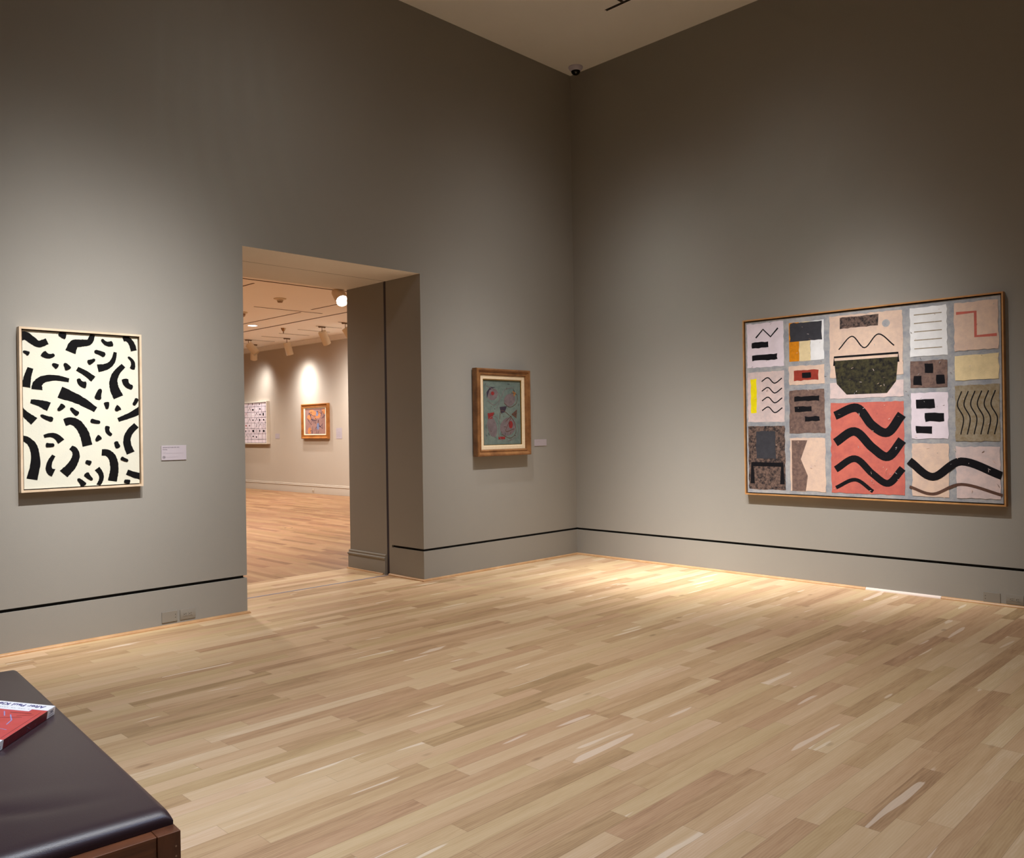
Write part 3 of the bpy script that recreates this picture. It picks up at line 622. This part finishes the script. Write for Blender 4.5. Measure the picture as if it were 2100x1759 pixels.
# ------------------------------------------------------------------ wall plates
plate_m = mat('painted_plate', (143, 137, 128), .3); slot_b = mat('outlet_slot', (20, 18, 18), .6); plate_f = mat('beige_plate', (196, 182, 164), .4)
def blank_plate(loc, rz, w, h, label, side):
    t = empty('blank_plate', loc, rz, label=label, cat='wall plate')
    bm = nb(); box(bm, -w/2, w/2, -.006, 0, 0, h, bev=.0012); obj('plate', bm, plate_m, t)
    for dz in (h*.36, h*.64):
        bm = nb(); lathe(bm, (side*(w/2-.014), -.006, dz), (0, -1, 0), [(0, .0026), (.0007, .0024), (.0007, 0)], 12); obj('screw', bm, slot_b, t)
def duplex(loc, rz, w, h, label, pm_=None, two=True):
    t = empty('outlet', loc, rz, label=label, cat='outlet'); pm_ = pm_ or plate_m
    bm = nb(); n = 10; prof = [(-h/2+h*i/n, -.0035-.0055*math.cos((i/n-.5)*PI*.92)) for i in range(n+1)]
    A_ = [bm.verts.new((-w/2, y, h/2+z)) for z, y in prof]; B2 = [bm.verts.new((w/2, y, h/2+z)) for z, y in prof]
    a0, a1 = bm.verts.new((-w/2, 0, 0)), bm.verts.new((-w/2, 0, h)); b0, b1 = bm.verts.new((w/2, 0, 0)), bm.verts.new((w/2, 0, h))
    for i in range(n): bm.faces.new((A_[i], B2[i], B2[i+1], A_[i+1]))
    bm.faces.new([a0]+A_+[a1]); bm.faces.new([b1]+B2[::-1]+[b0]); bm.faces.new((a0, b0, B2[0], A_[0])); bm.faces.new((A_[-1], B2[-1], b1, a1))
    bmesh.ops.recalc_face_normals(bm, faces=bm.faces); obj('plate', bm, pm_, t, True)
    for sx in ((-1, 1) if two else (0,)):
        cx = sx*w*.17
        bm = nb(); box(bm, cx-.015, cx+.015, -.0098, -.006, h/2-.013, h/2+.013, bev=.001); rc = obj('receptacle', bm, pm_, t)
        bm = nb(); y = -.0101
        box(bm, cx-.001, cx+.007, y, y+.001, h/2+.0045, h/2+.0065); box(bm, cx-.001, cx+.007, y, y+.001, h/2-.0065, h/2-.0045); lathe(bm, (cx-.008, y+.001, h/2), (0, -1, 0), [(0, .0026), (.001, .0026), (.001, 0)], 12)
        obj('slots', bm, slot_b, rc)
blank_plate((-4.358, 0, .036), 0, .108, .073, 'blank wall plate left of the outlet, below the cream painting', 1)
duplex((-4.230, 0, .036), 0, .110, .072, 'duplex outlet on the base below the cream painting, beside the blank plate')
blank_plate((0, -3.955, .015), -PI/2, .136*.82, .075, 'blank wall plate low on the base at the right, beside the edge outlet', -1)
duplex((0, -4.104, .022), -PI/2, .112, .071, 'duplex outlet cut off by the right edge of the photo')
t_ = duplex((XF-.018, 10.26, .032), -PI/2, .07, .072, 'square outlet on the moulded base of the next room', plate_f, False)
# small oval outlet cover set into the next-room floor
t = empty('floor_outlet', (-.64, 4.76, 0), .9, label='thin dark oval floor outlet cover set in the next-room floor', cat='floor outlet')
bm = nb(); n = 32; rr = [[bm.verts.new((q*math.cos(2*PI*i/n), q*.75*math.sin(2*PI*i/n), z)) for i in range(n)] for q, z in ((.075, 0), (.074, .002), (.069, .002), (.069, 0))]
for k in range(3):
    for i in range(n): bm.faces.new((rr[k][i], rr[k][(i+1) % n], rr[k+1][(i+1) % n], rr[k+1][i]))
bmesh.ops.recalc_face_normals(bm, faces=bm.faces); obj('cover_ring', bm, mat('floor_ring', (112, 92, 76), .5), t)
bm = nb(); lathe(bm, (0, 0, 0), (0, 0, 1), [(0, .06), (.0012, .059), (.0012, 0)], 32); o = obj('cover_lid', bm, mat('floor_lid', (178, 134, 88), .45), t); o.scale = (1, .72, 1)

# ------------------------------------------------------------------ bench
BW, BL, TH = .78, 1.72, -.066
walnut = wood('walnut_bench', (112, 66, 42), (78, 44, 28), 14, (1, 1, .25), .35)
walnut_y = wood('walnut_bench_rail', (126, 76, 48), (88, 50, 32), 14, (.2, 1, 3), .35)
c0 = Vector((-5.981, -3.873)); ca, sa = math.cos(TH), math.sin(TH); lx, ly = BW/2, -BL/2
bc = (c0.x-(ca*lx-sa*ly), c0.y-(sa*lx+ca*ly))
bench = empty('bench', (bc[0], bc[1], 0), TH, label='gallery bench with dark brown leather cushion on a walnut frame', cat='bench')
ZT = .418; pw = .052
for sx in (-1, 1):
    for sy in (-1, 1):
        x1, y1 = sx*BW/2, sy*BL/2; leg = bxo('leg', (x1-sx*pw, x1, y1-sy*pw, y1, 0, ZT), walnut, bench, .0015)
        if sy < 0:
            for z in (.385, .362):
                bm = nb(); lathe(bm, (x1-sx*.011, y1, z), (0, -1, 0), [(0, .0022), (.0006, .002), (.0006, 0)], 12); obj('dowel_plug', bm, mat('dowel_light', (168, 132, 104), .5), leg)
for sy in (-1, 1):
    y1 = sy*BL/2; bxo('rail', (-BW/2+pw, BW/2-pw, y1-sy*.004, y1-sy*.05, ZT-.085, ZT-.001), walnut_y, bench, .0015)
    bxo('apron', (-BW/2+pw+.002, BW/2-pw-.002, y1-sy*.010, y1-sy*.04, ZT-.13, ZT-.086), walnut_y, bench, .001)
for sx in (-1, 1):
    x1 = sx*BW/2; bxo('rail', (x1-sx*.004, x1-sx*.04, -BL/2+pw, BL/2-pw, ZT-.085, ZT-.003), walnut_y, bench, .0015)
# cushion
lm = bpy.data.materials.new('dark_brown_leather'); lm.use_nodes = True; nt = lm.node_tree; Bn = nt.nodes['Principled BSDF']
Bn.inputs['Base Color'].default_value = srgb(57, 41, 46); Bn.inputs['Roughness'].default_value = .38
tc = nt.nodes.new('ShaderNodeTexCoord'); n1 = nt.nodes.new('ShaderNodeTexNoise'); n1.inputs['Scale'].default_value = 420; nt.links.new(tc.outputs['Object'], n1.inputs['Vector'])
bp = nt.nodes.new('ShaderNodeBump'); bp.inputs['Strength'].default_value = .25; bp.inputs['Distance'].default_value = .001; nt.links.new(n1.outputs[0], bp.inputs['Height']); nt.links.new(bp.outputs[0], Bn.inputs['Normal'])
Ab = Vector((-5.954, -2.909, .485)); S = Vector((-.6461, -.7626, .0306)).normalized(); Tn = Vector((-.7523, .6431, .1428)).normalized(); Nn = Tn.cross(S); Nn = -Nn if Nn.z < 0 else Nn
S = Tn.cross(Nn) if Tn.cross(Nn).dot(S) > 0 else -Tn.cross(Nn)
BT, BLg, BWd = .026, .368, .265
bm = nb(); x0, x1, y0, y1 = -BW/2+.0, BW/2-.002, -BL/2+.042, BL/2-.03
def crown(u, v):
    """height over the cushion top edge for signed distances from its sides"""
    dx = min(u-x0, x1-u); dy = min(v-y0, y1-v); d1, d2 = max(dx, 0), max(dy, 0)
    rnd = lambda d, r: 1 if d >= r else math.sqrt(max(0, 1-(1-d/r)**2))
    z = .025*rnd(d1, .022)**1.0*rnd(d2, .042) + .055*(1-math.exp(-d1/.30))*(1-math.exp(-d2/.30))
    # creases from sitting
    z -= .0045*math.exp(-((v+.55+.25*(u+.1)+.03*math.sin(9*u))/.022)**2)*max(0, 1-abs(u+.02)/.36)
    z += .0035*math.exp(-((v+.50+.25*(u+.1))/.045)**2)*max(0, 1-abs(u+.02)/.36)
    # sinks a little under the book
    p = Vector((bc[0]+ca*u-sa*v, bc[1]+sa*u+ca*v)) - Vector((Ab.x, Ab.y)); q = Vector((p.x, p.y, 0))
    a_, b_ = q.dot(Tn)/(1-Tn.z**2)**.5, q.dot(S)
    m = max(-a_, a_-BWd, -b_, b_-BLg, 0)
    zp = (Ab-Nn*BT).z - (Nn.x*(p.x+Nn.x*BT)+Nn.y*(p.y+Nn.y*BT))/Nn.z - .002 + m*.35
    return min(z, zp-ZT-.010) if m < .08 else z
def axis(a, b, n):
    L = b-a; e = [0, .0008, .002, .004, .007, .011, .016, .022, .030, .042]; mid = [e[-1]+(L-2*e[-1])*i/n for i in range(1, n)]
    return [a+q for q in e]+[a+q for q in mid]+[b-q for q in reversed(e)]
XS, YS = axis(x0, x1, 40), axis(y0, y1, 100); zb = ZT+.0; zs = .010
G = [[bm.verts.new((x, y, zb+zs+crown(x, y))) for x in XS] for y in YS]
for j in range(len(YS)-1):
    for i in range(len(XS)-1): bm.faces.new((G[j][i], G[j][i+1], G[j+1][i+1], G[j+1][i]))
loop = [G[0][i] for i in range(len(XS))]+[G[j][-1] for j in range(1, len(YS))]+[G[-1][i] for i in range(len(XS)-2, -1, -1)]+[G[j][0] for j in range(len(YS)-2, 0, -1)]
low = [bm.verts.new((v.co.x, v.co.y, zb)) for v in loop]; k = len(loop)
for i in range(k): bm.faces.new((loop[i], loop[(i+1) % k], low[(i+1) % k], low[i]))
bm.faces.new(low); bmesh.ops.recalc_face_normals(bm, faces=bm.faces)
obj('cushion', bm, lm, bench, True)

# ------------------------------------------------------------------ book on the bench
book = bpy.data.objects.new('book', None); C.objects.link(book)
tag(book, 'red and white paperback catalogue lying upside down on the leather bench', 'book')
# local axes: X = across the cover from the spine, Y = up the cover, Z = out of the cover
book.matrix_world = Matrix(((Tn.x, S.x, Nn.x, 0), (Tn.y, S.y, Nn.y, 0), (Tn.z, S.z, Nn.z, 0), (0, 0, 0, 1)))
book.location = Ab - Nn*BT
cov_w = mat('cover_white', (246, 246, 250), .35); cov_r = mat('cover_red', (196, 44, 40), .35, var=.25, scale=14, var2=(206, 62, 70)); spn_r = mat('spine_red', (98, 18, 30), .35, var=.2, scale=20)
pages = mat('page_edges', (226, 222, 212), .8, var=.12, scale=4, stretch=(1, 1, 600)); blue = mat('cover_blue_ink', (34, 30, 120), .5); greyb = mat('cover_grey_ink', (120, 126, 150), .5)
streak = mat('cover_streak', (150, 150, 200), .5); dstreak = mat('cover_dark_streak', (80, 20, 40), .5); purp = mat('cover_purple_rule', (150, 60, 170), .5)
bm = nb(); box(bm, .0015, BWd-.003, .002, BLg-.002, .0012, BT-.0012); obj('page_block', bm, pages, book)
bm = nb(); box(bm, 0, BWd, 0, BLg, BT-.0012, BT); box(bm, 0, BWd, 0, BLg, 0, .0012); box(bm, 0, .0015, 0, BLg, 0, BT); cover = obj('cover', bm, cov_w, book)
def flat(pts, m, nm, z=None):
    bm = nb(); f = bm.faces.new([bm.verts.new((a, b, z if z else BT+.0002)) for a, b in pts]); bmesh.ops.recalc_face_normals(bm, faces=bm.faces)
    f.normal_update()
    if f.normal.z < 0: f.normal_flip()
    return obj(nm, bm, m, cover)
flat([(.0, .053), (.046, .053), (.046, .0735), (BWd, .0735), (BWd, .318), (0, .318)], cov_r, 'cover_art')
flat([(.0, .0515), (.0475, .0515), (.0475, .072), (BWd, .072), (BWd, .0735), (.046, .0735), (.046, .053), (0, .053)], purp, 'cover_rule', BT+.00025)
bm = nb(); R = random.Random(4)
def st(bm, a, b, wd, z, m):
    a, b = Vector(a), Vector(b); d = (b-a).normalized(); n = Vector((-d.y, d.x))*wd/2
    f = bm.faces.new([bm.verts.new((p.x, p.y, z)) for p in (a+n, a-n, b-n, b+n)]); f.normal_update(); f.material_index = m
    if f.normal.z < 0: f.normal_flip()
for a, b, wd, m in (((.08, .115), (.055, .16), .0035, 0), ((.055, .16), (.05, .2), .003, 0), ((.11, .09), (.09, .13), .003, 0), ((.125, .12), (.1, .19), .004, 0), ((.10, .19), (.07, .26), .004, 0), ((.15, .085), (.135, .125), .003, 0),
                    ((.03, .09), (.09, .095), .003, 1), ((.02, .10), (.06, .12), .002, 1), ((.012, .07), (.012, .31), .0012, 1), ((.04, .13), (.10, .15), .002, 1), ((.14, .15), (.2, .24), .004, 1), ((.03, .24), (.12, .22), .003, 0), ((.16, .28), (.24, .1), .003, 0)):
    st(bm, a, b, wd, BT+.0004, m)
obj('cover_strokes', bm, [streak, dstreak], cover)
# spine print
bm = nb(); xq = -.0003
def sp(bm, y0, y1, z0, z1, mi=0):
    f = bm.faces.new([bm.verts.new((xq-(.0002 if mi else 0), a, b)) for a, b in ((y0, z0), (y0, z1), (y1, z1), (y1, z0))]); f.material_index = mi; f.normal_update()
    if f.normal.x > 0: f.normal_flip()
sp(bm, .053, .3155, 0, BT)
obj('spine_art', bm, spn_r, cover)
bm = nb()
for (a, b) in ((.154, .018), (.165, .004)): pass
def spl(bm, a, b, wd):
    a, b = Vector(a), Vector(b); d = (b-a).normalized(); n = Vector((-d.y, d.x))*wd/2
    f = bm.faces.new([bm.verts.new((xq-.0003, p.x, p.y)) for p in (a+n, a-n, b-n, b+n)]); f.normal_update()
    if f.normal.x > 0: f.normal_flip()
spl(bm, (.165, .024), (.178, .003), .0012); spl(bm, (.185, .02), (.158, .006), .0012); spl(bm, (.285, .02), (.288, .006), .001); spl(bm, (.13, .012), (.128, .006), .0015)
for z in (.006, .010): spl(bm, (.328, z+.002), (.35, z+.002), .0014)
tag(obj('spine_strokes', bm, greyb, cover), kind='stuff')
bm = nb()
for z in (.006, .013, .020): spl(bm, (.010, z), (.042, z), .0014)
spl(bm, (.016, .0165), (.032, .0165), .003)
obj('spine_lettering', bm, mat('spine_ink', (96, 98, 128), .5), cover)
text_obj('title_lettering', 'After Paul Klee', .030, blue, cover, None, mtx=Matrix.Translation((.022, .0135, BT+.0003)), sx=.80, bold=.0005)
text_obj('subtitle_lettering', '- --- -- ---- --- -- - --- --', .0095, greyb, cover, None, mtx=Matrix.Translation((.052, .052, BT+.0003)), sx=2.4)
